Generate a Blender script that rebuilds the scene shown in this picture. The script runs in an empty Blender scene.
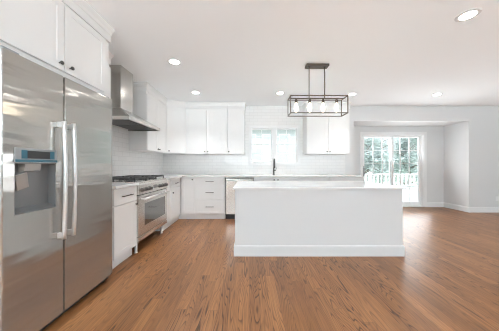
import bpy, bmesh, math, random
from mathutils import Vector, Matrix
random.seed(7)
PI = math.pi
S = bpy.context.scene
COL = S.collection
CEIL = 2.58

# ---------------------------------------------------------------- camera, world, lights, exposure
cam_d = bpy.data.cameras.new('camera')
cam_d.sensor_width = 36.0
cam_d.lens = 14.83
cam_d.clip_start = 0.02
cam = bpy.data.objects.new('camera', cam_d)
COL.objects.link(cam)
cam.location = (0, 0, 1.14)
cam.rotation_euler = (PI/2, 0, 0)
S.camera = cam

w = bpy.data.worlds.new('overcast_sky')
S.world = w
w.use_nodes = True
bg = w.node_tree.nodes['Background']
# overcast sky: bright overhead, dimmer towards the horizon
_n = w.node_tree.nodes; _l = w.node_tree.links
_tc = _n.new('ShaderNodeTexCoord'); _sp = _n.new('ShaderNodeSeparateXYZ'); _mr = _n.new('ShaderNodeMapRange')
_l.new(_tc.outputs['Generated'], _sp.inputs[0]); _l.new(_sp.outputs['Z'], _mr.inputs['Value'])
_mr.inputs['From Min'].default_value = 0.12; _mr.inputs['From Max'].default_value = 0.9
_mr.inputs['To Min'].default_value = 0.36; _mr.inputs['To Max'].default_value = 2.6
_l.new(_mr.outputs['Result'], bg.inputs['Strength'])
bg.inputs['Color'].default_value = (0.88, 0.97, 1.0, 1)

def area(name, loc, rot, sx, sy, power, col=(1, 1, 1)):
    l = bpy.data.lights.new(name, 'AREA')
    l.shape = 'RECTANGLE'
    l.size, l.size_y, l.energy, l.color = sx, sy, power, col
    o = bpy.data.objects.new(name, l)
    COL.objects.link(o)
    o.location, o.rotation_euler = loc, rot
    return o

# area lamps inside the room; the rear and right ones are added uplights
UPT = math.radians(85)          # tilt of the added lamps, aimed almost straight at the ceiling
area('added_uplight_rear', (-0.3, -3.7, 1.45), (PI/2+UPT, 0, 0), 2.6, 1.9, 310, (0.81, 0.93, 1))
area('added_uplight_rear', (4.2, -3.7, 1.45), (PI/2+UPT, 0, 0), 2.6, 1.9, 80, (0.81, 0.93, 1))
area('added_uplight_right', (7.3, 0.6, 1.45), (PI/2+UPT, 0, PI/2), 2.6, 1.8, 48, (0.81, 0.93, 1))
area('daylight_patio_door', (3.93, 5.60, 1.05), (PI/2+math.radians(20), 0, PI), 1.5, 1.8, 14, (0.93, 0.97, 1))

vs = S.view_settings
vs.view_transform = 'Standard'
vs.look = 'None'
vs.gamma = 1
vs.use_curve_mapping = False
vs.exposure = 1.53
S.cycles.max_bounces = 12
S.cycles.diffuse_bounces = 8
S.cycles.glossy_bounces = 5
S.cycles.transmission_bounces = 8
S.cycles.sample_clamp_indirect = 6
S.cycles.use_denoising = True
S.cycles.filter_width = 1.1

# ---------------------------------------------------------------- materials
def principled(name, col, rough=0.5, metal=0.0, spec=0.5, emit=None, es=0.0):
    m = bpy.data.materials.new(name)
    m.use_nodes = True
    b = m.node_tree.nodes['Principled BSDF']
    b.inputs['Base Color'].default_value = (*col, 1)
    b.inputs['Roughness'].default_value = rough
    b.inputs['Metallic'].default_value = metal
    b.inputs['Specular IOR Level'].default_value = spec
    if emit:
        b.inputs['Emission Color'].default_value = (*emit, 1)
        b.inputs['Emission Strength'].default_value = es
    return m

def nd(m, t, **kw):
    n = m.node_tree.nodes.new(t)
    for k, v in kw.items():
        if k in n.inputs:
            n.inputs[k].default_value = v
        else:
            setattr(n, k, v)
    return n

def ln(m, a, b):
    m.node_tree.links.new(a, b)

def bsdf(m):
    return m.node_tree.nodes['Principled BSDF']

def noise_bump(m, scale, strength, dist=0.002, stretch=(1, 1, 1), detail=2):
    tc = nd(m, 'ShaderNodeTexCoord')
    mp = nd(m, 'ShaderNodeMapping')
    mp.inputs['Scale'].default_value = stretch
    nz = nd(m, 'ShaderNodeTexNoise', Scale=scale, Detail=detail)
    bp = nd(m, 'ShaderNodeBump', Strength=strength, Distance=dist)
    ln(m, tc.outputs['Object'], mp.inputs['Vector'])
    ln(m, mp.outputs['Vector'], nz.inputs['Vector'])
    ln(m, nz.outputs['Fac'], bp.inputs['Height'])
    ln(m, bp.outputs['Normal'], bsdf(m).inputs['Normal'])
    return nz

M = {}
M['cabinet'] = principled('cabinet_white', (0.78, 0.778, 0.772), 0.38)
noise_bump(M['cabinet'], 60, 0.03)
M['trim'] = principled('trim_white', (0.76, 0.76, 0.758), 0.35)
noise_bump(M['trim'], 60, 0.03)
M['wall'] = principled('wall_paint', (0.66, 0.662, 0.66), 0.75, spec=0.3)
noise_bump(M['wall'], 140, 0.05)
M['ceiling'] = principled('ceiling_paint', (0.93, 0.955, 0.97), 0.85, spec=0.2)
noise_bump(M['ceiling'], 1.0, 0.35, 0.012, (0.12, 1.6, 1), 1)
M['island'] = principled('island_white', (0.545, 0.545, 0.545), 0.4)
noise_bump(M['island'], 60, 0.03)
M['quartz'] = principled('quartz_white', (0.88, 0.88, 0.875), 0.12)
_nz = noise_bump(M['quartz'], 6, 0.0)
_r = nd(M['quartz'], 'ShaderNodeValToRGB')
_r.color_ramp.elements[0].color = (0.69, 0.69, 0.69, 1)
_r.color_ramp.elements[0].position = 0.3
_r.color_ramp.elements[1].color = (0.735, 0.735, 0.733, 1)
_r.color_ramp.elements[1].position = 0.5
ln(M['quartz'], _nz.outputs['Fac'], _r.inputs['Fac'])
ln(M['quartz'], _r.outputs['Color'], bsdf(M['quartz']).inputs['Base Color'])

def steel(name, col, rough, wave, stretch, aniso=False):
    m = principled(name, col, rough, 0.82)
    tc = nd(m, 'ShaderNodeTexCoord')
    mp = nd(m, 'ShaderNodeMapping')
    mp.inputs['Scale'].default_value = stretch
    fine = nd(m, 'ShaderNodeTexNoise', Scale=40.0, Detail=3.0)
    big = nd(m, 'ShaderNodeTexNoise', Scale=2.2, Detail=1.0)
    ln(m, tc.outputs['Object'], mp.inputs['Vector'])
    ln(m, mp.outputs['Vector'], fine.inputs['Vector'])
    mb = nd(m, 'ShaderNodeMapping')
    mb.inputs['Scale'].default_value = (0.9, 1, 5.0) if aniso else (1, 1, 1)
    ln(m, tc.outputs['Object'], mb.inputs['Vector'])
    ln(m, mb.outputs['Vector'], big.inputs['Vector'])
    mr = nd(m, 'ShaderNodeMapRange')
    mr.inputs['To Min'].default_value = rough - 0.02
    mr.inputs['To Max'].default_value = rough + 0.03
    ln(m, fine.outputs['Fac'], mr.inputs['Value'])
    ln(m, mr.outputs['Result'], bsdf(m).inputs['Roughness'])
    b1 = nd(m, 'ShaderNodeBump', Strength=wave, Distance=0.02)
    ln(m, big.outputs['Fac'], b1.inputs['Height'])
    if aniso:
        tg = nd(m, 'ShaderNodeTangent', direction_type='RADIAL', axis='X')
        ln(m, tg.outputs[0], bsdf(m).inputs['Tangent'])
        bsdf(m).inputs['Anisotropic'].default_value = 0.92
        bsdf(m).inputs['Anisotropic Rotation'].default_value = 0.25
    b2 = nd(m, 'ShaderNodeBump', Strength=0.015, Distance=0.0005)
    ln(m, fine.outputs['Fac'], b2.inputs['Height'])
    ln(m, b1.outputs['Normal'], b2.inputs['Normal'])
    ln(m, b2.outputs['Normal'], bsdf(m).inputs['Normal'])
    return m

M['steel'] = steel('brushed_steel', (0.46, 0.445, 0.42), 0.13, 0.18, (1, 1, 25), True)
M['steel_range'] = steel('range_steel', (0.68, 0.655, 0.62), 0.25, 0.03, (1, 1, 25))
M['hood_steel'] = steel('hood_steel', (0.60, 0.58, 0.55), 0.2, 0.02, (25, 25, 1))
M['chrome'] = principled('satin_handle', (0.66, 0.655, 0.65), 0.28, 0.6)
M['steel_dark'] = principled('baffle_steel', (0.22, 0.22, 0.22), 0.35, 1.0)
M['dark'] = principled('dark_plastic', (0.035, 0.035, 0.037), 0.45)
M['grey_plastic'] = principled('grey_plastic', (0.30, 0.31, 0.32), 0.35)
M['cavity'] = principled('dispenser_grey', (0.19, 0.193, 0.197), 0.3, 0.3)
M['paddle'] = principled('paddle_grey', (0.36, 0.345, 0.325), 0.35)
M['film'] = principled('blue_film', (0.025, 0.13, 0.19), 0.35)
M['fridge_side'] = principled('fridge_side_grey', (0.24, 0.24, 0.245), 0.5)
M['iron'] = principled('cast_iron', (0.035, 0.034, 0.033), 0.55)
M['bronze'] = principled('knob_bronze', (0.10, 0.095, 0.09), 0.35, 0.8)
M['pendant'] = principled('pendant_bronze', (0.115, 0.088, 0.068), 0.38, 0.6)
M['black_glass'] = principled('oven_glass', (0.06, 0.065, 0.06), 0.05, spec=1.0)
bsdf(M['black_glass']).inputs['IOR'].default_value = 1.9
M['bulb'] = principled('glowing_bulb', (1, 0.95, 0.85), 0.3, emit=(1, 0.86, 0.66), es=5.5)
M['led'] = principled('led_lens', (1, 1, 1), 0.4, emit=(1, 0.97, 0.92), es=16.0)
M['knob_steel'] = principled('knob_steel', (0.10, 0.095, 0.09), 0.3, 0.7)
M['rubber'] = principled('black_rubber', (0.02, 0.02, 0.02), 0.7)
M['vinyl'] = principled('white_vinyl', (0.82, 0.82, 0.82), 0.4)
M['deck'] = principled('pale_deck', (0.62, 0.61, 0.60), 0.7)
noise_bump(M['deck'], 8, 0.2, 0.003, (0.5, 8, 1))
M['lawn'] = principled('pale_lawn', (0.34, 0.40, 0.30), 0.9)
noise_bump(M['lawn'], 20, 0.4)
M['bark'] = principled('tree_bark', (0.20, 0.17, 0.15), 0.9)
noise_bump(M['bark'], 30, 0.5, 0.01, (1, 1, 0.2))
M['leaf'] = principled('tree_leaf', (0.22, 0.33, 0.28), 0.7)
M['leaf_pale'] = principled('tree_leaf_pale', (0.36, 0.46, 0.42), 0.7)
M['siding'] = principled('pale_siding', (0.44, 0.45, 0.46), 0.7)
M['sky_glass'] = principled('sky_glass', (0.45, 0.55, 0.62), 0.1)
M['roof'] = principled('grey_shingle', (0.33, 0.35, 0.38), 0.9)

def leafvar(m, a, b):
    tc = nd(m, 'ShaderNodeTexCoord')
    nz = nd(m, 'ShaderNodeTexNoise', Scale=3.0)
    rp = nd(m, 'ShaderNodeValToRGB')
    rp.color_ramp.elements[0].color = (*a, 1)
    rp.color_ramp.elements[1].color = (*b, 1)
    ln(m, tc.outputs['Object'], nz.inputs['Vector'])
    ln(m, nz.outputs['Fac'], rp.inputs['Fac'])
    ln(m, rp.outputs['Color'], bsdf(m).inputs['Base Color'])
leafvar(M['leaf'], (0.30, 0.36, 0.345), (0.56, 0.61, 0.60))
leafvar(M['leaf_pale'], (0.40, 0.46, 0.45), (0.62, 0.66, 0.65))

def glass_mat():
    m = bpy.data.materials.new('window_glass')
    m.use_nodes = True
    nt = m.node_tree
    out = nt.nodes['Material Output']
    nt.nodes.remove(nt.nodes['Principled BSDF'])
    t = nt.nodes.new('ShaderNodeBsdfTransparent')
    t.inputs['Color'].default_value = (0.97, 0.985, 0.985, 1)
    g = nt.nodes.new('ShaderNodeBsdfGlossy')
    g.inputs['Roughness'].default_value = 0.02
    fr = nt.nodes.new('ShaderNodeFresnel')
    fr.inputs['IOR'].default_value = 1.45
    mx = nt.nodes.new('ShaderNodeMixShader')
    nt.links.new(fr.outputs[0], mx.inputs[0])
    nt.links.new(t.outputs[0], mx.inputs[1])
    nt.links.new(g.outputs[0], mx.inputs[2])
    nt.links.new(mx.outputs[0], out.inputs['Surface'])
    return m
M['glass'] = glass_mat()

def tile_mat(name, axis):
    m = principled(name, (0.8, 0.8, 0.79), 0.17)
    tc = nd(m, 'ShaderNodeTexCoord')
    sp = nd(m, 'ShaderNodeSeparateXYZ')
    cb = nd(m, 'ShaderNodeCombineXYZ')
    ln(m, tc.outputs['Object'], sp.inputs[0])
    ln(m, sp.outputs[axis], cb.inputs['X'])
    ln(m, sp.outputs['Z'], cb.inputs['Y'])
    br = nd(m, 'ShaderNodeTexBrick', Scale=1.0)
    br.inputs['Brick Width'].default_value = 0.2
    br.inputs['Row Height'].default_value = 0.076
    br.inputs['Mortar Size'].default_value = 0.0028
    br.inputs['Mortar Smooth'].default_value = 0.3
    br.inputs['Color1'].default_value = (0.80, 0.795, 0.785, 1)
    br.inputs['Color2'].default_value = (0.77, 0.765, 0.755, 1)
    br.inputs['Mortar'].default_value = (0.67, 0.665, 0.655, 1)
    ln(m, cb.outputs[0], br.inputs['Vector'])
    ln(m, br.outputs['Color'], bsdf(m).inputs['Base Color'])
    bp = nd(m, 'ShaderNodeBump', Strength=0.4, Distance=0.0015)
    bp.invert = True
    ln(m, br.outputs['Fac'], bp.inputs['Height'])
    ln(m, bp.outputs['Normal'], bsdf(m).inputs['Normal'])
    return m
M['tile_x'] = tile_mat('subway_tile_back', 'X')
M['tile_y'] = tile_mat('subway_tile_left', 'Y')

def floor_mat():
    m = principled('oak_floor', (0.3, 0.14, 0.07), 0.3)
    L = lambda a, b: ln(m, a, b)
    def math_(op, a=None, b=None, c=None):
        n = nd(m, 'ShaderNodeMath', operation=op)
        for i, v in enumerate((a, b, c)):
            if v is None: continue
            if isinstance(v, (int, float)): n.inputs[i].default_value = v
            else: L(v, n.inputs[i])
        return n.outputs[0]
    tc = nd(m, 'ShaderNodeTexCoord')
    sp = nd(m, 'ShaderNodeSeparateXYZ')
    L(tc.outputs['Object'], sp.inputs[0])
    X, Y = sp.outputs['X'], sp.outputs['Y']
    W = 0.083
    row = math_('FLOOR', math_('DIVIDE', X, W))
    wn = nd(m, 'ShaderNodeTexWhiteNoise', noise_dimensions='1D')
    L(row, wn.inputs['W'])
    yo = math_('ADD', Y, math_('MULTIPLY', wn.outputs['Value'], 3.7))
    col = math_('FLOOR', math_('DIVIDE', yo, 1.35))
    idv = nd(m, 'ShaderNodeCombineXYZ')
    L(row, idv.inputs['X']); L(col, idv.inputs['Y'])
    pid = nd(m, 'ShaderNodeTexWhiteNoise', noise_dimensions='3D')
    L(idv.outputs[0], pid.inputs['Vector'])
    P = pid.outputs['Value']
    # gaps
    fx = math_('FRACT', math_('DIVIDE', X, W))
    fy = math_('FRACT', math_('DIVIDE', yo, 1.35))
    ex = math_('MINIMUM', fx, math_('SUBTRACT', 1.0, fx))
    ey = math_('MULTIPLY', math_('MINIMUM', fy, math_('SUBTRACT', 1.0, fy)), 1.35/W)
    gap = math_('LESS_THAN', math_('MINIMUM', ex, ey), 0.016)
    # cathedral grain : contour lines of a stretched noise, different on every board
    gv = nd(m, 'ShaderNodeCombineXYZ')
    L(math_('MULTIPLY', X, 7.0), gv.inputs['X'])
    L(math_('MULTIPLY', Y, 0.75), gv.inputs['Y'])
    L(math_('MULTIPLY', P, 37.0), gv.inputs['Z'])
    n1 = nd(m, 'ShaderNodeTexNoise', Scale=1.0, Detail=2.0, Roughness=0.45)
    L(gv.outputs[0], n1.inputs['Vector'])
    ring = math_('FRACT', math_('MULTIPLY', n1.outputs['Fac'], 24.0))
    rr = nd(m, 'ShaderNodeValToRGB')
    e = rr.color_ramp.elements
    e[0].position = 0.0; e[0].color = (0, 0, 0, 1)
    e[1].position = 1.0; e[1].color = (0, 0, 0, 1)
    q = e.new(0.62); q.color = (0.15, 0.15, 0.15, 1)
    q = e.new(0.86); q.color = (1, 1, 1, 1)
    L(ring, rr.inputs['Fac'])
    # fine pores
    fv = nd(m, 'ShaderNodeCombineXYZ')
    L(math_('MULTIPLY', X, 95.0), fv.inputs['X'])
    L(math_('MULTIPLY', Y, 2.6), fv.inputs['Y'])
    L(math_('MULTIPLY', P, 91.0), fv.inputs['Z'])
    n2 = nd(m, 'ShaderNodeTexNoise', Scale=1.0, Detail=4.0, Roughness=0.7)
    L(fv.outputs[0], n2.inputs['Vector'])
    # where the grain is strong
    sv = nd(m, 'ShaderNodeCombineXYZ')
    L(math_('MULTIPLY', X, 3.0), sv.inputs['X'])
    L(math_('MULTIPLY', Y, 0.9), sv.inputs['Y'])
    L(math_('MULTIPLY', P, 13.0), sv.inputs['Z'])
    n3 = nd(m, 'ShaderNodeTexNoise', Scale=1.0, Detail=1.0)
    L(sv.outputs[0], n3.inputs['Vector'])
    amp = nd(m, 'ShaderNodeMapRange')
    amp.inputs['From Min'].default_value = 0.38
    amp.inputs['From Max'].default_value = 0.62
    L(n3.outputs['Fac'], amp.inputs['Value'])
    base = nd(m, 'ShaderNodeValToRGB')
    e = base.color_ramp.elements
    e[0].position = 0.0; e[0].color = (0.055, 0.019, 0.006, 1)
    e[1].position = 1.0; e[1].color = (0.56, 0.262, 0.102, 1)
    q = e.new(0.5); q.color = (0.265, 0.112, 0.039, 1)
    pf = math_('ADD', math_('MULTIPLY', P, 0.26), math_('MULTIPLY', n2.outputs['Fac'], 0.74))
    L(pf, base.inputs['Fac'])
    dk = nd(m, 'ShaderNodeMix', data_type='RGBA')
    L(base.outputs['Color'], dk.inputs['A'])
    dk.inputs['B'].default_value = (0.04, 0.012, 0.004, 1)
    g0 = math_('MULTIPLY', rr.outputs['Color'], math_('ADD', 0.28, math_('MULTIPLY', amp.outputs['Result'], 0.72)))
    L(g0, dk.inputs['Factor'])
    d2 = nd(m, 'ShaderNodeMix', data_type='RGBA')
    L(dk.outputs['Result'], d2.inputs['A'])
    d2.inputs['B'].default_value = (0.08, 0.035, 0.018, 1)
    L(math_('MULTIPLY', gap, 0.55), d2.inputs['Factor'])
    L(d2.outputs['Result'], bsdf(m).inputs['Base Color'])
    ro = math_('ADD', 0.27, math_('MULTIPLY', n2.outputs['Fac'], 0.16))
    L(ro, bsdf(m).inputs['Roughness'])
    bp = nd(m, 'ShaderNodeBump', Strength=0.12, Distance=0.001)
    L(math_('SUBTRACT', 1.0, math_('MAXIMUM', gap, math_('MULTIPLY', g0, 0.5))), bp.inputs['Height'])
    L(bp.outputs['Normal'], bsdf(m).inputs['Normal'])
    return m
M['floor'] = floor_mat()

# ---------------------------------------------------------------- mesh helpers
def box(bm, x0, x1, y0, y1, z0, z1, bev=0.0, mi=0):
    x0, x1 = min(x0, x1), max(x0, x1)
    y0, y1 = min(y0, y1), max(y0, y1)
    z0, z1 = min(z0, z1), max(z0, z1)
    t = bmesh.new()
    v = [t.verts.new(p) for p in ((x0, y0, z0), (x1, y0, z0), (x1, y1, z0), (x0, y1, z0),
                                  (x0, y0, z1), (x1, y0, z1), (x1, y1, z1), (x0, y1, z1))]
    for f in ((3, 2, 1, 0), (4, 5, 6, 7), (0, 1, 5, 4), (1, 2, 6, 5), (2, 3, 7, 6), (3, 0, 4, 7)):
        t.faces.new([v[i] for i in f])
    if bev:
        bev = min(bev, (x1-x0)*.45, (y1-y0)*.45, (z1-z0)*.45)
        bmesh.ops.bevel(t, geom=t.edges[:], offset=bev, segments=2, affect='EDGES', profile=0.5)
    for f in t.faces: f.material_index = mi
    add_bm(bm, t)
    return bm

def add_bm(bm, t, mat=None):
    if mat is not None: t.transform(mat)
    me = bpy.data.meshes.new('tmp')
    t.to_mesh(me); t.free()
    bm.from_mesh(me)
    bpy.data.meshes.remove(me)

def tube(bm, pts, r, n=10, caps=True, sx=1.0):
    """round bar along a polyline, r may be one radius per point"""
    pts = [Vector(p) for p in pts]
    rs = r if isinstance(r, (list, tuple)) else [r]*len(pts)
    rings = []
    up = None
    for i, p in enumerate(pts):
        d = (pts[min(i+1, len(pts)-1)] - pts[max(i-1, 0)]).normalized()
        if up is None:
            up = Vector((0, 0, 1)) if abs(d.z) < .9 else Vector((1, 0, 0))
        a = d.cross(up).normalized(); b = d.cross(a).normalized()
        up = -d.cross(a) if False else up
        rings.append([bm.verts.new(p + a*math.cos(2*PI*k/n)*rs[i]*sx + b*math.sin(2*PI*k/n)*rs[i]) for k in range(n)])
    for i in range(len(rings)-1):
        for k in range(n):
            f = bm.faces.new((rings[i][k], rings[i][(k+1) % n], rings[i+1][(k+1) % n], rings[i+1][k]))
            f.smooth = True
    if caps:
        bm.faces.new(rings[0][::-1]); bm.faces.new(rings[-1])
    return bm

def lathe(bm, prof, n=16, mat=None):
    """profile of (r, z) turned about z"""
    t = bmesh.new()
    rings = []
    for r, z in prof:
        rings.append([t.verts.new((r*math.cos(2*PI*k/n), r*math.sin(2*PI*k/n), z)) for k in range(n)])
    for i in range(len(rings)-1):
        for k in range(n):
            f = t.faces.new((rings[i][k], rings[i][(k+1) % n], rings[i+1][(k+1) % n], rings[i+1][k]))
            f.smooth = True
    t.faces.new(rings[0][::-1]); t.faces.new(rings[-1])
    add_bm(bm, t, mat)
    return bm

def prism(bm, poly, axis, a0, a1):
    """polygon extruded along an axis; poly coords are the two other axes in order"""
    def P(u, v, a):
        return {'x': (a, u, v), 'y': (u, a, v), 'z': (u, v, a)}[axis]
    r0 = [bm.verts.new(P(u, v, a0)) for u, v in poly]
    r1 = [bm.verts.new(P(u, v, a1)) for u, v in poly]
    n = len(poly)
    for k in range(n):
        bm.faces.new((r0[k], r0[(k+1) % n], r1[(k+1) % n], r1[k]))
    bm.faces.new(r0[::-1]); bm.faces.new(r1)
    return bm

def sweep(bm, path, prof):
    """closed profile (outward offset, z) along an open 2D path, mitred; outward is to the right of travel"""
    P = [Vector(p) for p in path]
    nrm = []
    for i in range(len(P)-1):
        d = (P[i+1]-P[i]).normalized()
        nrm.append(Vector((d.y, -d.x)))
    rings = []
    for i, p in enumerate(P):
        if i == 0: mv = nrm[0]
        elif i == len(P)-1: mv = nrm[-1]
        else:
            s = nrm[i-1]+nrm[i]
            mv = s / (1 + nrm[i-1].dot(nrm[i]))
        rings.append([bm.verts.new((p.x+mv.x*o, p.y+mv.y*o, z)) for o, z in prof])
    n = len(prof)
    for i in range(len(rings)-1):
        for k in range(n):
            bm.faces.new((rings[i][k], rings[i][(k+1) % n], rings[i+1][(k+1) % n], rings[i+1][k]))
    bm.faces.new(rings[0][::-1]); bm.faces.new(rings[-1])
    return bm

def obj(name, bm, mat, parent=None):
    bmesh.ops.recalc_face_normals(bm, faces=bm.faces[:])
    me = bpy.data.meshes.new(name)
    bm.to_mesh(me); bm.free()
    for m in (mat if isinstance(mat, (list, tuple)) else [mat]):
        me.materials.append(m)
    o = bpy.data.objects.new(name, me)
    COL.objects.link(o)
    if parent is not None: o.parent = parent
    return o

def nb(): return bmesh.new()

def struct(name, bm, mat, parent=None, label=None):
    o = obj(name, bm, mat, parent)
    if parent is None:
        o['kind'] = 'structure'
        if label: o['label'] = label
    return o

def tag(o, label, cat, group=None):
    o['label'] = label; o['category'] = cat
    if group: o['group'] = group
    return o

def thing(name, label, cat, loc=(0, 0, 0), rz=0.0, group=None):
    o = bpy.data.objects.new(name, None)
    o.empty_display_size = 0.05
    COL.objects.link(o)
    o.location = loc; o.rotation_euler = (0, 0, rz)
    return tag(o, label, cat, group)

def bevel_cut(o, cutters):
    """cut boxes out of an object and bake the result"""
    for c in cutters:
        t = obj('cutter', box(nb(), *c), M['cavity'], o.parent)
        md = o.modifiers.new('cut', 'BOOLEAN'); md.object = t; md.operation = 'DIFFERENCE'; md.solver = 'EXACT'
        bpy.context.view_layer.update()
        dg = bpy.context.evaluated_depsgraph_get()
        me = bpy.data.meshes.new_from_object(o.evaluated_get(dg))
        o.modifiers.clear()
        o.data = me
        bpy.data.objects.remove(t)

# ---------------------------------------------------------------- the setting
LX, BY = -2.10, 5.0            # left wall and back wall planes
NX, BAYX0, BAYX1, BAYY, BAYZ = 7.4, 2.54, 5.34, 5.65, 2.22
RY = -3.9
G = 0.15

def cells(bm, us, vs_, holes, mk, mi=lambda u, v: 0):
    for i in range(len(us)-1):
        for j in range(len(vs_)-1):
            cu, cv = (us[i]+us[i+1])/2, (vs_[j]+vs_[j+1])/2
            if any(h[0] < cu < h[1] and h[2] < cv < h[3] for h in holes): continue
            mk(us[i], us[i+1], vs_[j], vs_[j+1], mi(cu, cv))

struct('floor', box(nb(), LX-G, NX+G, RY-G, BAYY+G, -0.1, 0), M['floor'])
struct('ceiling', box(nb(), LX-G, NX+G, RY-G, BY, CEIL, CEIL+0.1), M['ceiling'])

b = nb()
cells(b, [RY, 2.2, BY], [0, CEIL], [], lambda u0, u1, v0, v1, mi: box(b, LX-G, LX, u0, u1, v0, v1, mi=mi), lambda u, v: 1 if u > 2.2 else 0)
struct('wall_left', b, [M['wall'], M['tile_y']])

WIN = [(0.068, 0.535), (0.679, 1.144)]
WZ0, WZ1 = 1.225, 2.028
fo = 0.035                      # sash and frame width outside the glass
holes = [(a-fo, c+fo, WZ0-fo, WZ1+fo) for a, c in WIN]
b = nb()
us = sorted({LX-G, BAYX0, 2.33, *[h[0] for h in holes], *[h[1] for h in holes]})
cells(b, us, [0, WZ0-fo, WZ1+fo, CEIL+.1], holes, lambda u0, u1, v0, v1, mi: box(b, u0, u1, BY, BY+G, v0, v1, mi=mi), lambda u, v: 1 if u > 2.33 else 0)
struct('wall_back', b, [M['tile_x'], M['wall']])

# bay with the sliding door
struct('wall_header', box(nb(), BAYX0, BAYX1, BY, BAYY, BAYZ, CEIL+.1), M['wall'])
DX0, DX1, DZ1 = 3.10, 4.80, 1.99
b = nb()
cells(b, [BAYX0-G, DX0, DX1, BAYX1+G], [0, DZ1, CEIL], [(DX0, DX1, -1, DZ1)], lambda u0, u1, v0, v1, mi: box(b, u0, u1, BAYY, BAYY+G, v0, v1))
struct('wall_bay', b, M['wall'])
struct('wall_bay_left', box(nb(), BAYX0-G, BAYX0, BY+G, BAYY, 0, CEIL), M['wall'])
struct('wall_bay_right', box(nb(), BAYX1, BAYX1+G, BY+G, BAYY, 0, CEIL), M['wall'])
struct('wall_front_right', box(nb(), BAYX1, NX+G, BY, BY+G, 0, CEIL+.1), M['wall'])
# right and rear walls with openings for the added windows
b = nb()
cells(b, [RY, -0.7, 1.9, BY], [0, 0.6, 2.3, CEIL], [(-0.7, 1.9, 0.6, 2.3)], lambda u0, u1, v0, v1, mi: box(b, NX, NX+G, u0, u1, v0, v1))
struct('wall_right', b, M['wall'])
b = nb()
cells(b, [LX-G, -1.6, 1.0, 2.9, 5.5, NX+G], [0, 0.5, 2.4, CEIL], [(-1.6, 1.0, 0.5, 2.4), (2.9, 5.5, 0.5, 2.4)], lambda u0, u1, v0, v1, mi: box(b, u0, u1, RY-G, RY, v0, v1))
struct('wall_rear', b, M['wall'])

# baseboards
BBP = [(0, 0), (0.016, 0), (0.016, 0.105), (0.011, 0.118), (0.006, 0.132), (0, 0.132)]
struct('baseboard_bay', sweep(nb(), [(BAYX0, BAYY), (DX0-0.06, BAYY)], BBP), M['trim'])
struct('baseboard_right', sweep(nb(), [(DX1+0.06, BAYY), (BAYX1, BAYY), (BAYX1, BY), (NX, BY)], BBP), M['trim'])
struct('baseboard_side', sweep(nb(), [(NX, BY), (NX, RY)], BBP), M['trim'])
# casing round the pair of windows
b = nb()
box(b, WIN[0][0]-fo-.05, WIN[1][1]+fo+.05, BY-.014, BY, WZ1+fo, WZ1+fo+.055, .003)
box(b, WIN[0][0]-fo-.05, WIN[1][1]+fo+.05, BY-.03, BY, WZ0-fo-.05, WZ0-fo, .003)
box(b, WIN[0][0]-fo-.05, WIN[0][0]-fo, BY-.014, BY, WZ0-fo, WZ1+fo, .003)
box(b, WIN[1][1]+fo, WIN[1][1]+fo+.05, BY-.014, BY, WZ0-fo, WZ1+fo, .003)
box(b, WIN[0][1]+fo, WIN[1][0]-fo, BY-.014, BY, WZ0-fo, WZ1+fo, .003)
struct('trim_1', b, M['trim'])

def window(name, x0, x1):
    b = nb()
    box(b, x0-fo, x0-.012, BY, BY+.11, WZ0-fo, WZ1+fo, .002); box(b, x1+.012, x1+fo, BY, BY+.11, WZ0-fo, WZ1+fo, .002)
    box(b, x0-.012, x1+.012, BY, BY+.11, WZ0-fo, WZ0-.012, .002); box(b, x0-.012, x1+.012, BY, BY+.11, WZ1+.012, WZ1+fo, .002)
    r = struct(name, b, M['vinyl'])
    zm = 1.663
    for nm, za, zb, y in (('lower_sash', WZ0, zm, BY+.04), ('upper_sash', zm, WZ1, BY+.07)):
        s = nb()
        box(s, x0-.012, x0+.004, y, y+.028, za-.012, zb+.012); box(s, x1-.004, x1+.012, y, y+.028, za-.012, zb+.012)
        box(s, x0+.004, x1-.004, y, y+.028, za-.012, za+.012); box(s, x0+.004, x1-.004, y, y+.028, zb-.012, zb+.012)
        xm, zc = (x0+x1)/2, (za+zb)/2
        box(s, xm-.007, xm+.007, y+.006, y+.022, za+.012, zb-.012)
        box(s, x0+.004, xm-.007, y+.006, y+.022, zc-.007, zc+.007); box(s, xm+.007, x1-.004, y+.006, y+.022, zc-.007, zc+.007)
        so = obj(nm, s, M['vinyl'], r)
        obj('pane', box(nb(), x0, x1, y+.012, y+.016, za, zb), M['glass'], so)
window('window_1', *WIN[0])
window('window_2', *WIN[1])

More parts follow.
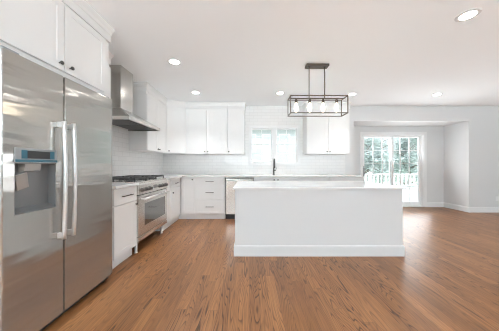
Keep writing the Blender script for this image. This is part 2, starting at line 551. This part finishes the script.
# sliding patio door
b = nb()
for x0, x1, z0, z1 in ((DX0-.06, DX0+.012, 0, DZ1+.07), (DX1-.012, DX1+.06, 0, DZ1+.07), (DX0+.012, DX1-.012, DZ1-.012, DZ1+.07)):
    box(b, x0, x1, BAYY-.018, BAYY, z0, z1, .003)
struct('trim_2', b, M['trim'])
b = nb()
box(b, DX0, DX0+.025, BAYY, BAYY+.14, 0, DZ1); box(b, DX1-.025, DX1, BAYY, BAYY+.14, 0, DZ1)
box(b, DX0+.025, DX1-.025, BAYY, BAYY+.14, DZ1-.025, DZ1); box(b, DX0+.025, DX1-.025, BAYY, BAYY+.14, 0, 0.03)
door = struct('door_1', b, M['vinyl'])
def slider(x0, x1, y, handle):
    z0, z1, st = 0.03, DZ1-.025, 0.05
    b = nb()
    box(b, x0, x0+st, y, y+.045, z0, z1, .002); box(b, x1-st, x1, y, y+.045, z0, z1, .002)
    box(b, x0+st, x1-st, y, y+.045, z0, z0+.1, .002); box(b, x0+st, x1-st, y, y+.045, z1-.045, z1, .002)
    ga, gb, za, zb = x0+st, x1-st, z0+.1, z1-.045
    for k in (1, 2):
        x = ga+(gb-ga)*k/3
        box(b, x-.009, x+.009, y+.012, y+.032, za, zb)
    for k in range(1, 5):
        z = za+(zb-za)*k/5
        for j in range(3):
            xa, xb = ga+(gb-ga)*j/3+(.009 if j else 0), ga+(gb-ga)*(j+1)/3-(.009 if j < 2 else 0)
            box(b, xa, xb, y+.012, y+.032, z-.009, z+.009)
    p = obj('sliding_panel', b, M['vinyl'], door)
    obj('pane', box(nb(), ga, gb, y+.02, y+.024, za, zb), M['glass'], p)
    if handle:
        h = nb()
        box(h, x0+.008, x0+.044, y-.008, y, .84, 1.12, .003)
        tube(h, [(x0+.026, y-.006, .87), (x0+.028, y-.04, .9), (x0+.03, y-.046, .98), (x0+.028, y-.04, 1.06), (x0+.026, y-.006, 1.09)], .012, 8)
        obj('door_handle', h, M['grey_plastic'], p)['label'] = 'grey pull handle'
slider(DX0+.025, 3.985, BAYY+.03, True)
slider(3.915, DX1-.025, BAYY+.085, False)

# unseen windows behind and beside the camera, added to let in light
def added_window(name, x0, x1, z0, z1, loc, rz):
    b = nb()
    box(b, x0, x0+.06, 0, .1, z0, z1); box(b, x1-.06, x1, 0, .1, z0, z1)
    box(b, x0+.06, x1-.06, 0, .1, z0, z0+.06); box(b, x0+.06, x1-.06, 0, .1, z1-.06, z1)
    xm = (x0+x1)/2
    box(b, xm-.03, xm+.03, 0, .1, z0+.06, z1-.06)
    o = struct(name, b, M['vinyl'])
    o.location = loc; o.rotation_euler = (0, 0, rz)
    for a, c in ((x0+.06, xm-.03), (xm+.03, x1-.06)):
        obj('pane', box(nb(), a, c, .04, .046, z0+.06, z1-.06), M['glass'], o)
added_window('added_window_3', -1.6, 1.0, .5, 2.4, (0, RY-.12, 0), 0)
added_window('added_window_4', 2.9, 5.5, .5, 2.4, (0, RY-.12, 0), 0)
added_window('added_window_5', -0.7, 1.9, .6, 2.3, (NX+.12, 0, 0), PI/2)

# ---------------------------------------------------------------- cabinet builder
# local frame: x to the right along the front, y into the cabinet, z up; fronts stand 20 mm proud of y = 0
def shaker(x0, x1, z0, z1, st=0.06):
    b = nb()
    ya, yb, yc = -0.02, -0.0162, -0.001
    st = min(st, (x1-x0)*.3, (z1-z0)*.3)
    box(b, x0, x0+st, ya, yc, z0, z1); box(b, x1-st, x1, ya, yc, z0, z1)
    box(b, x0+st, x1-st, ya, yc, z0, z0+st); box(b, x0+st, x1-st, ya, yc, z1-st, z1)
    box(b, x0+st, x1-st, yb, yc, z0+st, z1-st)
    return b

def knob(x, z):
    b = nb()
    lathe(b, [(.0055, 0), (.0055, .012), (.0135, .018), (.0155, .024), (.013, .029), (.004, .031)], 14,
          Matrix.Translation((x, -.02, z)) @ Matrix.Rotation(PI/2, 4, 'X'))
    return b

def bar_pull(x, z, L=0.15):
    b = nb()
    tube(b, [(x-L/2, -.048, z), (x+L/2, -.048, z)], .0058, 10)
    for s in (-1, 1):
        tube(b, [(x+s*(L/2-.018), -.02, z), (x+s*(L/2-.018), -.048, z)], .005, 8)
    return b

CROWN = [(0, -.145), (.022, -.145), (.022, -.075), (.030, -.068), (.040, -.045), (.062, -.022), (.066, -.018), (.066, 0), (0, 0)]
def crown(path, k=1.0, zt=CEIL):
    return sweep(nb(), path, [(o*k, zt+z) for o, z in CROWN])

def add_fronts(t, fronts):
    g = 0.0032
    for f in fronts:
        kind, x0, x1, z0, z1 = f[:5]
        d = obj('door' if kind == 'door' else 'drawer', shaker(x0+g, x1-g, z0+g, z1-g, 0.06 if kind == 'door' else 0.045), M['cabinet'], t)
        if kind == 'door' and len(f) > 5:
            obj('knob', knob(f[5], f[6]), M['bronze'], d)['label'] = 'dark round knob'
        if kind == 'drawer':
            obj('handle', bar_pull((x0+x1)/2, (z0+z1)/2 if len(f) < 7 else f[6], f[5] if len(f) > 5 else .16), M['bronze'], d)['label'] = 'dark bar pull'

def base_cabinet(name, label, loc, rz, wd, dp, fronts, group=None, top=0.888, toe=True, toe_extra=0.0, toe_start=0.0):
    t = thing(name, label, 'cabinet', loc, rz, group)
    obj('body', box(nb(), 0, wd, 0, dp, .115, top, .001), M['cabinet'], t)
    if toe:
        obj('toe_kick', box(nb(), toe_start, wd+toe_extra, .045, dp, 0, .115), M['cabinet'], t)
    add_fronts(t, fronts)
    return t

def wall_cabinet(name, label, loc, rz, wd, dp, z0, z1, fronts, cpath=None, group=None):
    t = thing(name, label, 'cabinet', loc, rz, group)
    obj('body', box(nb(), 0, wd, 0, dp, z0, z1, .001), M['cabinet'], t)
    add_fronts(t, fronts)
    obj('crown_molding', crown(cpath or [(0, 0), (wd, 0)], 0.55 if group else 1.0), M['cabinet'], t)
    return t

FX = -1.46                      # carcass front of the left run (fronts reach -1.44)
FY = 4.34                       # carcass front of the back run (fronts reach 4.32)
UG, BG = 'white upper cabinets', 'white base cabinets'

# ---------------------------------------------------------------- refrigerator
FRX, FRY, FRW = -1.38, 1.1425, 0.93
t = thing('refrigerator', 'large stainless steel side by side refrigerator with ice and water dispenser', 'refrigerator', (FRX, FRY, 0), PI/2)
obj('cabinet_body', box(nb(), .008, FRW-.008, .075, .69, .03, 1.79, .006), M['fridge_side'], t)
b = nb()
box(b, .012, FRW-.012, .035, .1, .012, .046, .002)
for k in range(30):
    box(b, .03+k*.029, .046+k*.029, .031, .035, .018, .04)
obj('toe_grille', b, M['dark'], t)
for k, x in enumerate((.06, FRW-.06)):
    b = nb(); lathe(b, [(.022, 0), (.022, .012), (.012, .014), (.012, .034)], 14, Matrix.Translation((x, .06, 0)))
    obj('levelling_foot', b, M['rubber'], t)
SEAM = .391
fd = obj('freezer_door', box(nb(), .0, SEAM-.004, 0, .07, .05, 1.805, .009), M['steel'], t)
bevel_cut(fd, [(.064, .323, -.02, .058, .845, 1.157)])
rd = obj('refrigerator_door', box(nb(), SEAM+.004, FRW, 0, .07, .05, 1.805, .009), M['steel'], t)
obj('door_gap_strip', box(nb(), SEAM-.004, SEAM+.004, .03, .07, .05, 1.80), M['rubber'], t)  # rubber gasket filling the seam between the two doors
for x0 in (.02, FRW-.11):
    obj('hinge_cover', box(nb(), x0, x0+.09, .02, .1, 1.8052, 1.822, .005), M['grey_plastic'], t)

def fridge_handle(x, parent):
    b = nb()
    n = 15
    pts = []
    for i in range(n):
        u = i/(n-1)
        pts.append((x, -.040-.010*math.sin(PI*u), .61+.85*u))
    tube(b, pts, .0125, 12, sx=1.15)
    for z in (.635, 1.435):
        box(b, x-.012, x+.012, -.046, .001, z-.02, z+.02, .004)
    obj('handle', b, M['chrome'], parent)['label'] = 'long bowed vertical handle'
fridge_handle(.343, fd)
fridge_handle(.424, rd)

b = nb()                        # dispenser : liner of the recess and its bezel
box(b, .064, .323, .052, .058, .845, 1.157)
box(b, .064, .067, .001, .052, .845, 1.157); box(b, .320, .323, .001, .052, .845, 1.157)
box(b, .067, .320, .001, .052, 1.152, 1.157)
prism(b, [(.001, .845), (.052, .845), (.052, .878), (.001, .852)], 'x', .067, .320)
dp = obj('dispenser', b, M['cavity'], fd)
obj('control_panel', box(nb(), .062, .325, -.006, .0005, 1.160, 1.247, .003), M['grey_plastic'], fd)
obj('display', box(nb(), .128, .272, -.0085, -.0062, 1.184, 1.232, .001), M['dark'], fd)
b = nb()
box(b, .096, .1275, -.0085, -.0062, 1.182, 1.234); box(b, .2725, .304, -.0085, -.0062, 1.182, 1.234)
box(b, .062, .325, -.010, -.0062, 1.1602, 1.1765, .002)
obj('protective_film', b, M['film'], fd)['label'] = 'blue protective film'
b = nb()
prism(b, [(.006, 1.151), (.051, 1.151), (.051, 1.10), (.012, 1.106)], 'x', .128, .226)
obj('ice_chute', b, M['paddle'], fd)
b = nb()
box(b, .078, .148, .012, .022, .985, 1.085, .004)
bmesh.ops.rotate(b, verts=b.verts[:], cent=(.1, .017, 1.085), matrix=Matrix.Rotation(-.28, 3, 'Y') @ Matrix.Rotation(.18, 3, 'X'))
obj('paddle', b, M['paddle'], fd)
obj('drip_tray', box(nb(), .075, .312, .006, .048, .8795, .884), M['grey_plastic'], fd) if False else None

# cabinet over the refrigerator, with its side panels
XC = -1.49
t = wall_cabinet('over_fridge_cabinet', 'white two door cabinet above the stainless steel refrigerator', (XC, 1.10, 0), PI/2, 1.075, .60, 1.832, CEIL-.001,
                 [('door', .062, .535, 1.884, 2.43, .488, 1.934), ('door', .535, 1.005, 1.884, 2.43, .582, 1.934)],
                 [(0, 0), (1.075, 0)])
obj('side_panel', box(nb(), 1.055, 1.075, -.0, .60, 0, 1.8315), M['cabinet'], t)
obj('side_panel', box(nb(), 0, .02, -.0, .60, 0, 1.8315), M['cabinet'], t)

# ---------------------------------------------------------------- left run
RY0, RY1 = 2.635, 3.565         # the range
base_cabinet('base_cabinet', 'narrow white base cabinet between the refrigerator and the range', (FX, 2.178, 0), PI/2, RY0-2.178-.004, .635,
             [('drawer', .004, .449, .700, .882, .20), ('door', .004, .449, .125, .697, .415, .655)], BG)
CL = 4.32-(RY1+.004)
base_cabinet('base_cabinet', 'white base cabinet between the range and the back corner', (FX, RY1+.004, 0), PI/2, CL-.001, .635,
             [('drawer', .22, CL-.045, .715, .882, .14), ('door', .22, CL-.045, .125, .712, .265, .63), ], BG, toe_extra=.064)

# ---------------------------------------------------------------- range
t = thing('kitchen_range', 'wide stainless steel gas range with six burners against the left wall', 'range', (-1.44, RY0, 0), PI/2)
W = RY1-RY0
obj('oven_body', box(nb(), .003, W-.003, .035, .64, .145, .905, .003), M['steel_range'], t)
obj('cooktop', box(nb(), 0, W, .0, .645, .906, .925, .004), M['steel_range'], t)
b = nb()
prism(b, [(.0, .905), (.034, .905), (.034, .758), (-.018, .758), (-.018, .885)], 'x', .002, W-.002)
cp = obj('control_panel', b, M['steel_range'], t)
for fx in (.085, .195, .305, .625, .735, .845):
    k = nb()
    lathe(k, [(.030, 0), (.030, .006), (.024, .008), (.022, .034), (.017, .038)], 18, Matrix.Translation((fx*W/.93, -.0175, .818)) @ Matrix.Rotation(PI/2, 4, 'X'))
    box(k, fx*W/.93-.004, fx*W/.93+.004, -.0605, -.054, .802, .834, .001)
    obj('control_knob', k, M['knob_steel'], t)
obj('display', box(nb(), W/2-.05, W/2+.05, -.021, -.018, .805, .852, .001), M['black_glass'], t)
obj('door_gap_strip', box(nb(), .006, W-.006, .0, .0345, .7475, .7575), M['rubber'], t)  # black strip added to paint the shaded gap above the oven door
od = obj('oven_door', box(nb(), .006, W-.006, -.012, .03, .215, .747, .005), M['steel_range'], t)
bevel_cut(od, [(.165, W-.10, -.03, -.004, .325, .625)])
obj('window', box(nb(), .165, W-.10, -.008, -.004, .325, .625), M['black_glass'], od)
h = nb()
tube(h, [(.05, -.068, .700), (W-.05, -.068, .700)], .014, 12)
for x in (.085, W-.085):
    tube(h, [(x, -.012, .700), (x, -.068, .700)], .010, 10)
obj('handle', h, M['chrome'], od)
obj('bottom_panel', box(nb(), .006, W-.006, -.010, .03, .150, .208, .004), M['steel_range'], t)
for x in (.05, W-.10):
    for y in (.045, .56):
        k = nb(); lathe(k, [(.024, 0), (.024, .01), (.019, .014), (.019, .144)], 14, Matrix.Translation((x, y, 0)))
        obj('leg', k, M['chrome'], t)
for gi in range(3):             # cast iron grates, two burners under each
    x0 = .012+gi*(W-.024)/3; x1 = x0+(W-.024)/3-.006
    g = nb()
    for y in (.035, .30, .325, .60):
        box(g, x0, x1, y, y+.014, .956, .975, .003)
    for x in (x0, x1-.014):
        box(g, x, x+.014, .035, .614, .956, .975, .003)
    xm = (x0+x1)/2
    for yc in (.175, .463):
        for a in range(6):
            c, s = math.cos(a*PI/3), math.sin(a*PI/3)
            tube(g, [(xm+c*.035, yc+s*.035, .974), (xm+c*.132, yc+s*.125, .968)], .0085, 6)
    for x in (x0+.002, x1-.014):
        for y in (.036, .31, .598):
            box(g, x, x+.012, y, y+.012, .925, .956)
    obj('grate', g, M['iron'], t)
    for yc in (.175, .463):
        k = nb(); lathe(k, [(.055, .925), (.055, .932), (.040, .935), (.038, .944), (.012, .946)], 18, Matrix.Translation((xm, yc, 0)))
        obj('burner', k, M['iron'], t)

# ---------------------------------------------------------------- hood
t = thing('range_hood', 'stainless steel chimney hood on the tiled left wall above the range', 'range hood', (0, 0, 0))
HX, HZ = -1.545, 1.735
cx0, cx1, cy0, cy1 = LX+.002, -1.84, 2.935, 3.247
obj('chimney', box(nb(), cx0, cx1, cy0, cy1, 1.955, CEIL-.002, .002), M['hood_steel'], t)
b = nb()
box(b, cx0, HX, RY0+.01, RY0+.016, HZ, HZ+.045); box(b, cx0, HX, RY1-.016, RY1-.01, HZ, HZ+.045)
box(b, HX-.006, HX, RY0+.016, RY1-.016, HZ, HZ+.045)
y0, y1 = RY0+.01, RY1-.01
lo = [b.verts.new(p) for p in ((cx0, y0, HZ+.045), (HX, y0, HZ+.045), (HX, y1, HZ+.045), (cx0, y1, HZ+.045))]
up = [b.verts.new(p) for p in ((cx0, cy0-.02, 1.956), (cx1+.02, cy0-.02, 1.956), (cx1+.02, cy1+.02, 1.956), (cx0, cy1+.02, 1.956))]
for k in range(4):
    b.faces.new((lo[k], lo[(k+1) % 4], up[(k+1) % 4], up[k]))
b.faces.new(up); b.faces.new(lo[::-1])
obj('canopy', b, M['hood_steel'], t)
for a0, a1 in ((RY0+.05, 3.095), (3.105, RY1-.05)):
    f = nb()
    box(f, cx0+.05, HX-.06, a0, a1, HZ+.022, HZ+.030)
    for k in range(12):
        x = cx0+.06+k*.034
        box(f, x, x+.018, a0+.01, a1-.01, HZ+.012, HZ+.022)
    obj('baffle_filter', f, M['steel_dark'], t)
b = nb(); box(b, cx0+.0, HX-.0065, RY0+.0165, RY1-.0165, HZ+.031, HZ+.036)
obj('underside_panel', b, M['steel_dark'], t)

# ---------------------------------------------------------------- back run of base cabinets
base_cabinet('corner_base_cabinet', 'white corner base cabinet with a single narrow door left of the drawers', (FX+.002, FY, 0), 0, .309, .655,
             [('door', .03, .308, .125, .882, .262, .845)], BG, toe_start=-.047)
base_cabinet('drawer_cabinet', 'white base cabinet with a stack of three drawers left of the dishwasher', (-1.148, FY, 0), 0, .628, .655,
             [('drawer', .002, .626, .722, .882, .17), ('drawer', .002, .626, .427, .719, .17), ('drawer', .002, .626, .125, .424, .17)], BG)
t = thing('dishwasher', 'stainless steel dishwasher between the drawer cabinet and the island', 'dishwasher', (-.515, FY, 0))
obj('tub', box(nb(), .004, .600, .0, .58, .10, .885), M['dark'], t)
obj('door', box(nb(), .016, .592, -.022, -.001, .115, .868, .004), M['hood_steel'], t)
obj('control_strip', box(nb(), .014, .594, -.020, -.001, .869, .886, .002), M['dark'], t)
h = nb(); tube(h, [(.05, -.062, .825), (.558, -.062, .825)], .010, 10)
for x in (.08, .528): tube(h, [(x, -.021, .825), (x, -.062, .825)], .007, 8)
obj('handle', h, M['chrome'], t)
obj('toe_panel', box(nb(), .004, .600, .05, .57, 0, .099), M['dark'], t)
base_cabinet('sink_cabinet', 'white two door base cabinet under the window behind the island', (.092, FY, 0), 0, .93, .655,
             [('door', .003, .465, .125, .882, .425, .84), ('door', .465, .927, .125, .882, .505, .84)], BG)
base_cabinet('base_cabinet', 'white base cabinet at the right end of the back worktop behind the island', (1.024, FY, 0), 0, 1.316, .655,
             [('drawer', .003, .656, .722, .882, .17), ('door', .003, .656, .125, .719, .61, .66), ('drawer', .659, 1.313, .722, .882, .17), ('door', .659, 1.313, .125, .719, .70, .66)], BG)

# worktops
b = box(nb(), LX+.001, -1.415, 2.177, RY0-.002, .889, .920, .003)
tag(obj('worktop', b, M['quartz']), 'short white quartz worktop between the refrigerator and the range', 'worktop')
b = prism(nb(), [(LX+.001, RY1+.002), (-1.415, RY1+.002), (-1.415, 4.295), (2.375, 4.295), (2.375, BY-.001), (LX+.001, BY-.001)], 'z', .889, .920)
tag(obj('worktop', b, M['quartz']), 'long white quartz worktop running round the corner and under the windows', 'worktop')

# ---------------------------------------------------------------- faucet
t = thing('faucet', 'dark pull down kitchen faucet on the worktop below the windows', 'faucet', (.58, 4.90, .920))
b = nb(); lathe(b, [(.028, 0), (.028, .008), (.018, .014), (.017, .17), (.014, .175)], 16)
obj('base', b, M['bronze'], t)
b = nb()
pts = [(0, 0, .17), (0, 0, .30)]
for k in range(1, 11):
    a = PI*k/10
    pts.append((0, -.075+.075*math.cos(a), .30+.075*math.sin(a)))
pts.append((0, -.15, .27))
tube(b, pts, .0115, 10)
obj('spout', b, M['bronze'], t)
b = nb(); tube(b, [(0, -.15, .27), (0, -.15, .16)], [.014, .018], 12)
obj('spray_head', b, M['bronze'], t)
b = nb(); tube(b, [(.016, 0, .10), (.045, 0, .105)], .012, 10); tube(b, [(.045, 0, .105), (.06, -.01, .17)], .006, 8)
obj('lever', b, M['bronze'], t)

# ---------------------------------------------------------------- upper cabinets
UX, UY, UZ = -1.80, 4.69, 1.406        # carcass fronts of the uppers
DT = 2.397
wall_cabinet('upper_cabinet', 'narrow white upper cabinet between the refrigerator enclosure and the hood chimney', (UX, 2.178, 0), PI/2, .462, .298, UZ, CEIL-.001,
             [('door', .002, .460, UZ, DT, .42, UZ+.05)], [(0, 0), (.462, 0), (.462, .29)], UG)
wall_cabinet('upper_cabinet', 'white two door upper cabinet on the left wall beside the hood', (UX, 3.58, 0), PI/2, .855, .298, UZ, CEIL-.001,
             [('door', .002, .428, UZ, DT, .395, UZ+.05), ('door', .428, .853, UZ, DT, .46, UZ+.05)], [(0, .29), (0, 0), (.855, 0)], UG)
# diagonal corner cabinet
t = thing('corner_upper_cabinet', 'white upper cabinet with a diagonal door in the kitchen corner', 'cabinet', (UX, 4.437, 0), 0, UG)
dl = math.hypot(-1.457-UX, UY-4.437)
ang = math.atan2(UY-4.437, -1.457-UX)
poly = [(x-UX, y-4.437) for x, y in ((UX, 4.437), (-1.457, UY), (-1.457, BY-.001), (LX+.001, BY-.001), (LX+.001, 4.437))]
obj('body', prism(nb(), poly, 'z', UZ, CEIL-.001), M['cabinet'], t)
add_fronts(t, [('door', .006, dl-.006, UZ, DT, .05, UZ+.05)])
obj('crown_molding', crown([(.007, 0), (dl-.007, 0)], 0.55), M['cabinet'], t)
for c in t.children:
    if not c.name.startswith('body'): c.rotation_euler = (0, 0, ang)
wall_cabinet('upper_cabinet', 'white two door upper cabinet on the back wall next to the diagonal corner', (-1.455, UY, 0), 0, .948, .308, UZ, CEIL-.001,
             [('door', .002, .474, UZ, DT, .440, UZ+.05), ('door', .474, .946, UZ, DT, .508, UZ+.05)], None, UG)
wall_cabinet('upper_cabinet', 'single door white upper cabinet just left of the kitchen window', (-.505, UY, 0), 0, .391, .308, UZ, CEIL-.001,
             [('door', .002, .355, UZ, DT, .036, UZ+.05)], [(0, 0), (.391, 0), (.391, .308)], UG)
wall_cabinet('upper_cabinet', 'white two door upper cabinet right of the kitchen window behind the pendant', (1.302, UY, 0), 0, .975, .308, UZ, CEIL-.001,
             [('door', .002, .488, UZ, DT, .455, UZ+.05), ('door', .488, .973, UZ, DT, .521, UZ+.05)], [(0, .308), (0, 0), (.975, 0), (.975, .308)], UG)

# ---------------------------------------------------------------- island
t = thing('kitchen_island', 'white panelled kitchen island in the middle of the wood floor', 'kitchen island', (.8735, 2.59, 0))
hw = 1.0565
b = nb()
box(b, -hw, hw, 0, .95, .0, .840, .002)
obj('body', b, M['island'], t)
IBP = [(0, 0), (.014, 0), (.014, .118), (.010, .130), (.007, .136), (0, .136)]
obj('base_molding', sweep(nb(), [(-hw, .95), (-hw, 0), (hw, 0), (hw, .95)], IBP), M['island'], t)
b = box(nb(), .8735-hw-.025, .8735+hw+.025, 2.565, 3.58, .841, .866, .003)
tag(obj('island_worktop', b, M['quartz']), 'white quartz slab lying on top of the kitchen island', 'worktop')

# ---------------------------------------------------------------- pendant over the island
t = thing('pendant_light', 'dark bronze rectangular cage pendant light with four bulbs above the island', 'pendant light', (.967, 2.95, CEIL))
obj('ceiling_plate', box(nb(), -.160, .160, -.055, .055, -.03, -.0005, .003), M['pendant'], t)
for x in (-.112, .112):
    b = nb(); tube(b, [(x, 0, -.03), (x, 0, -.478)], .0065, 8); lathe(b, [(.014, -.045), (.014, -.03)], 10, Matrix.Translation((x, 0, 0)))
    obj('rod', b, M['pendant'], t)
b = nb()
hx, hy, za, zb, r = .3965, .10, -.709, -.470, .0058
for z in (za, zb):
    for y in (-hy, hy): box(b, -hx-r, hx+r, y-r, y+r, z-r, z+r)
    for x in (-hx, hx): box(b, x-r, x+r, -hy+r, hy-r, z-r, z+r)
for x in (-hx, hx):
    for y in (-hy, hy): box(b, x-r, x+r, y-r, y+r, za+r, zb-r)
obj('cage', b, M['pendant'], t)
obj('socket_bar', box(nb(), -hx+r, hx-r, -.010, .010, -.484, -.472, .001), M['pendant'], t)
for k in range(4):
    x = -.297+k*.193
    b = nb(); lathe(b, [(.012, -.545), (.019, -.543), (.019, -.50), (.010, -.484)], 14, Matrix.Translation((x, 0, 0)))
    so = obj('socket', b, M['pendant'], t)
    b = nb(); lathe(b, [(.012, -.545), (.014, -.556), (.021, -.585), (.0255, -.615), (.025, -.64), (.018, -.662), (.006, -.671)], 16, Matrix.Translation((x, 0, 0)))
    obj('bulb', b, M['bulb'], t)

# ---------------------------------------------------------------- recessed ceiling lights
def downlight(x, y, label, power=28):
    t = thing('recessed_light', label, 'ceiling light', (x, y, CEIL), 0, 'recessed ceiling lights')
    b = nb()
    n = 28
    prof = [(.061, -.001), (.061, -.006), (.090, -.004), (.092, -.0005)]
    rings = [[b.verts.new((r*math.cos(2*PI*k/n), r*math.sin(2*PI*k/n), z)) for k in range(n)] for r, z in prof]
    for i in range(4):
        for k in range(n):
            b.faces.new((rings[i][k], rings[i][(k+1) % n], rings[(i+1) % 4][(k+1) % n], rings[(i+1) % 4][k]))
    obj('trim_ring', b, M['trim'], t)
    b = nb(); lathe(b, [(.0605, -.0045), (.0605, -.001)], 28)
    obj('lens', b, M['led'], t)
    l = bpy.data.lights.new('downlight_beam', 'SPOT')
    l.energy, l.spot_size, l.spot_blend, l.shadow_soft_size, l.color = power, math.radians(96), 0.8, 0.05, (0.96, 0.98, 1)
    lo_ = bpy.data.objects.new('downlight_beam', l)
    COL.objects.link(lo_); lo_.location = (x, y, CEIL-.012)
downlight(-1.04, 2.85, 'recessed ceiling light nearest the steel hood chimney', 34)
downlight(-1.06, 4.05, 'recessed ceiling light in front of the corner upper cabinets')
downlight(.605, 4.08, 'recessed ceiling light in front of the kitchen window')
downlight(2.07, 4.145, 'recessed ceiling light in front of the right hand upper cabinet')
downlight(3.80, 4.17, 'recessed ceiling light in front of the patio door header', 10)
downlight(2.09, 1.968, 'largest recessed ceiling light at the upper right of the photo', 8)

# wall outlet
t = thing('wall_outlet', 'white wall outlet low on the wall right of the patio door', 'outlet', (6.02, BY, .33))
obj('cover_plate', box(nb(), -.036, .036, -.006, -.0005, -.058, .058, .002), M['trim'], t)
for z in (-.022, .022):
    obj('socket', box(nb(), -.016, .016, -.0085, -.0062, z-.014, z+.014, .002), M['trim'], t)

# ---------------------------------------------------------------- outdoors
b = nb()
for k in range(44):
    y = BAYY+G+.002+k*.143
    box(b, 1.2, 13.0, y, y+.138, -.17, -.13)
o = struct('deck_floor', b, M['deck'])
struct('ground', box(nb(), -30, 40, BY+G+.01, 60, -1.1, -1.0), M['lawn'])
t = thing('deck_railing', 'white deck railing with square balusters beyond the patio door', 'railing', (0, 11.9, -.13))
b = nb(); box(b, 1.3, 12.9, -.045, .045, .73, .79, .004); obj('top_rail', b, M['vinyl'], t)
b = nb(); box(b, 1.3, 12.9, -.03, .03, .07, .13, .004); obj('bottom_rail', b, M['vinyl'], t)
for x in (1.3, 4.1, 6.95, 9.85, 12.9):
    b = nb(); box(b, x-.065, x+.065, -.065, .065, 0, .84, .004); box(b, x-.085, x+.085, -.085, .085, .84, .88, .01)
    obj('post', b, M['vinyl'], t)
for k in range(47):
    x = 1.55+k*.235
    if min(abs(x-q) for q in (1.3, 4.1, 6.95, 9.85, 12.9)) < .12: continue
    obj('baluster', box(nb(), x-.042, x+.042, -.02, .02, .13, .73), M['vinyl'], t)

def tree(label, x, y, h, r, mat, n, seed, trunk_h=0.35):
    rnd = random.Random(seed)
    t = thing('tree', label, 'tree', (x, y, -1.0), 0, 'trees beyond the deck')
    b = nb()
    pts = [(rnd.uniform(-.1, .1)*i, rnd.uniform(-.1, .1)*i, h*.85*i/5) for i in range(6)]
    tube(b, pts, [.16*(1-.85*i/5)*h/6 for i in range(6)], 8)
    for k in range(9):
        a = rnd.uniform(0, 2*PI); z = h*rnd.uniform(trunk_h, .8); L = r*rnd.uniform(.5, .9)
        tube(b, [(0, 0, z), (L*.5*math.cos(a), L*.5*math.sin(a), z+L*.3), (L*math.cos(a), L*math.sin(a), z+L*.5)], [.05, .03, .012], 5)
    obj('trunk', b, M['bark'], t)
    b = nb()
    cl = []
    for k in range(26):
        u = rnd.uniform(0, 1)
        a = rnd.uniform(0, 2*PI)
        rr = r*math.sqrt(rnd.random())*(1-.65*u)
        cl.append(Vector((rr*math.cos(a), rr*math.sin(a), h*(trunk_h*.75+(1.02-trunk_h*.75)*u))))
    for k in range(n):
        c = rnd.choice(cl)
        p = c+Vector((rnd.gauss(0, r*.17), rnd.gauss(0, r*.17), rnd.gauss(0, r*.17)))
        s = rnd.uniform(.09, .2)
        R = Matrix.Rotation(rnd.uniform(0, 6.3), 3, 'Z') @ Matrix.Rotation(rnd.uniform(-1.4, 1.4), 3, 'X')
        v = [b.verts.new(p + R @ Vector(q)) for q in ((-s*.5, 0, 0), (0, -s*.3, s*.1), (s, 0, 0), (0, s*.3, s*.1))]
        b.faces.new(v)
    obj('foliage', b, mat, t)
tree('dense green tree nearest the deck in the left pane of the patio door', 9.0, 15.6, 4.7, 1.2, M['leaf'], 3600, 1, .1)
tree('dense green tree nearest the deck in the right pane of the patio door', 12.1, 15.6, 4.4, 1.25, M['leaf'], 3600, 3, .1)
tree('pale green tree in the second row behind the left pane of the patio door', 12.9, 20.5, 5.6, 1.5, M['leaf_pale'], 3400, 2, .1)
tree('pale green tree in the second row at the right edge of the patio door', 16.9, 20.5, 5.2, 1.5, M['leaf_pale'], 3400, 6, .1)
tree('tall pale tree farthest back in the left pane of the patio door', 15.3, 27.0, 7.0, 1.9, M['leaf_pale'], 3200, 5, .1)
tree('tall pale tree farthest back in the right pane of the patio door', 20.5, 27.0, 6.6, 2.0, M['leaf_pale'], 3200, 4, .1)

# pale house seen through the kitchen windows
t = thing('house', 'pale neighbouring house seen through the kitchen windows', 'house', (1.4, 17.0, -1.0))
obj('wall', box(nb(), -5, 5, 0, 6, 0, 5.2), M['siding'], t)
b = nb(); prism(b, [(-.4, 5.201), (6.4, 5.201), (3.0, 7.4)], 'x', -5.3, 5.3); obj('roof', b, M['roof'], t)
for x in (-1.3, .1, 1.5):
    f = nb()
    box(f, x-.45, x-.38, -.05, -.001, 3.3, 4.7); box(f, x+.38, x+.45, -.05, -.001, 3.3, 4.7)
    box(f, x-.38, x+.38, -.05, -.001, 3.3, 3.37); box(f, x-.38, x+.38, -.05, -.001, 4.63, 4.7); box(f, x-.38, x+.38, -.05, -.001, 3.97, 4.03)
    fo_ = obj('window', f, M['vinyl'], t)
    obj('pane', box(nb(), x-.38, x+.38, -.03, -.001, 3.37, 4.63), M['sky_glass'], fo_)
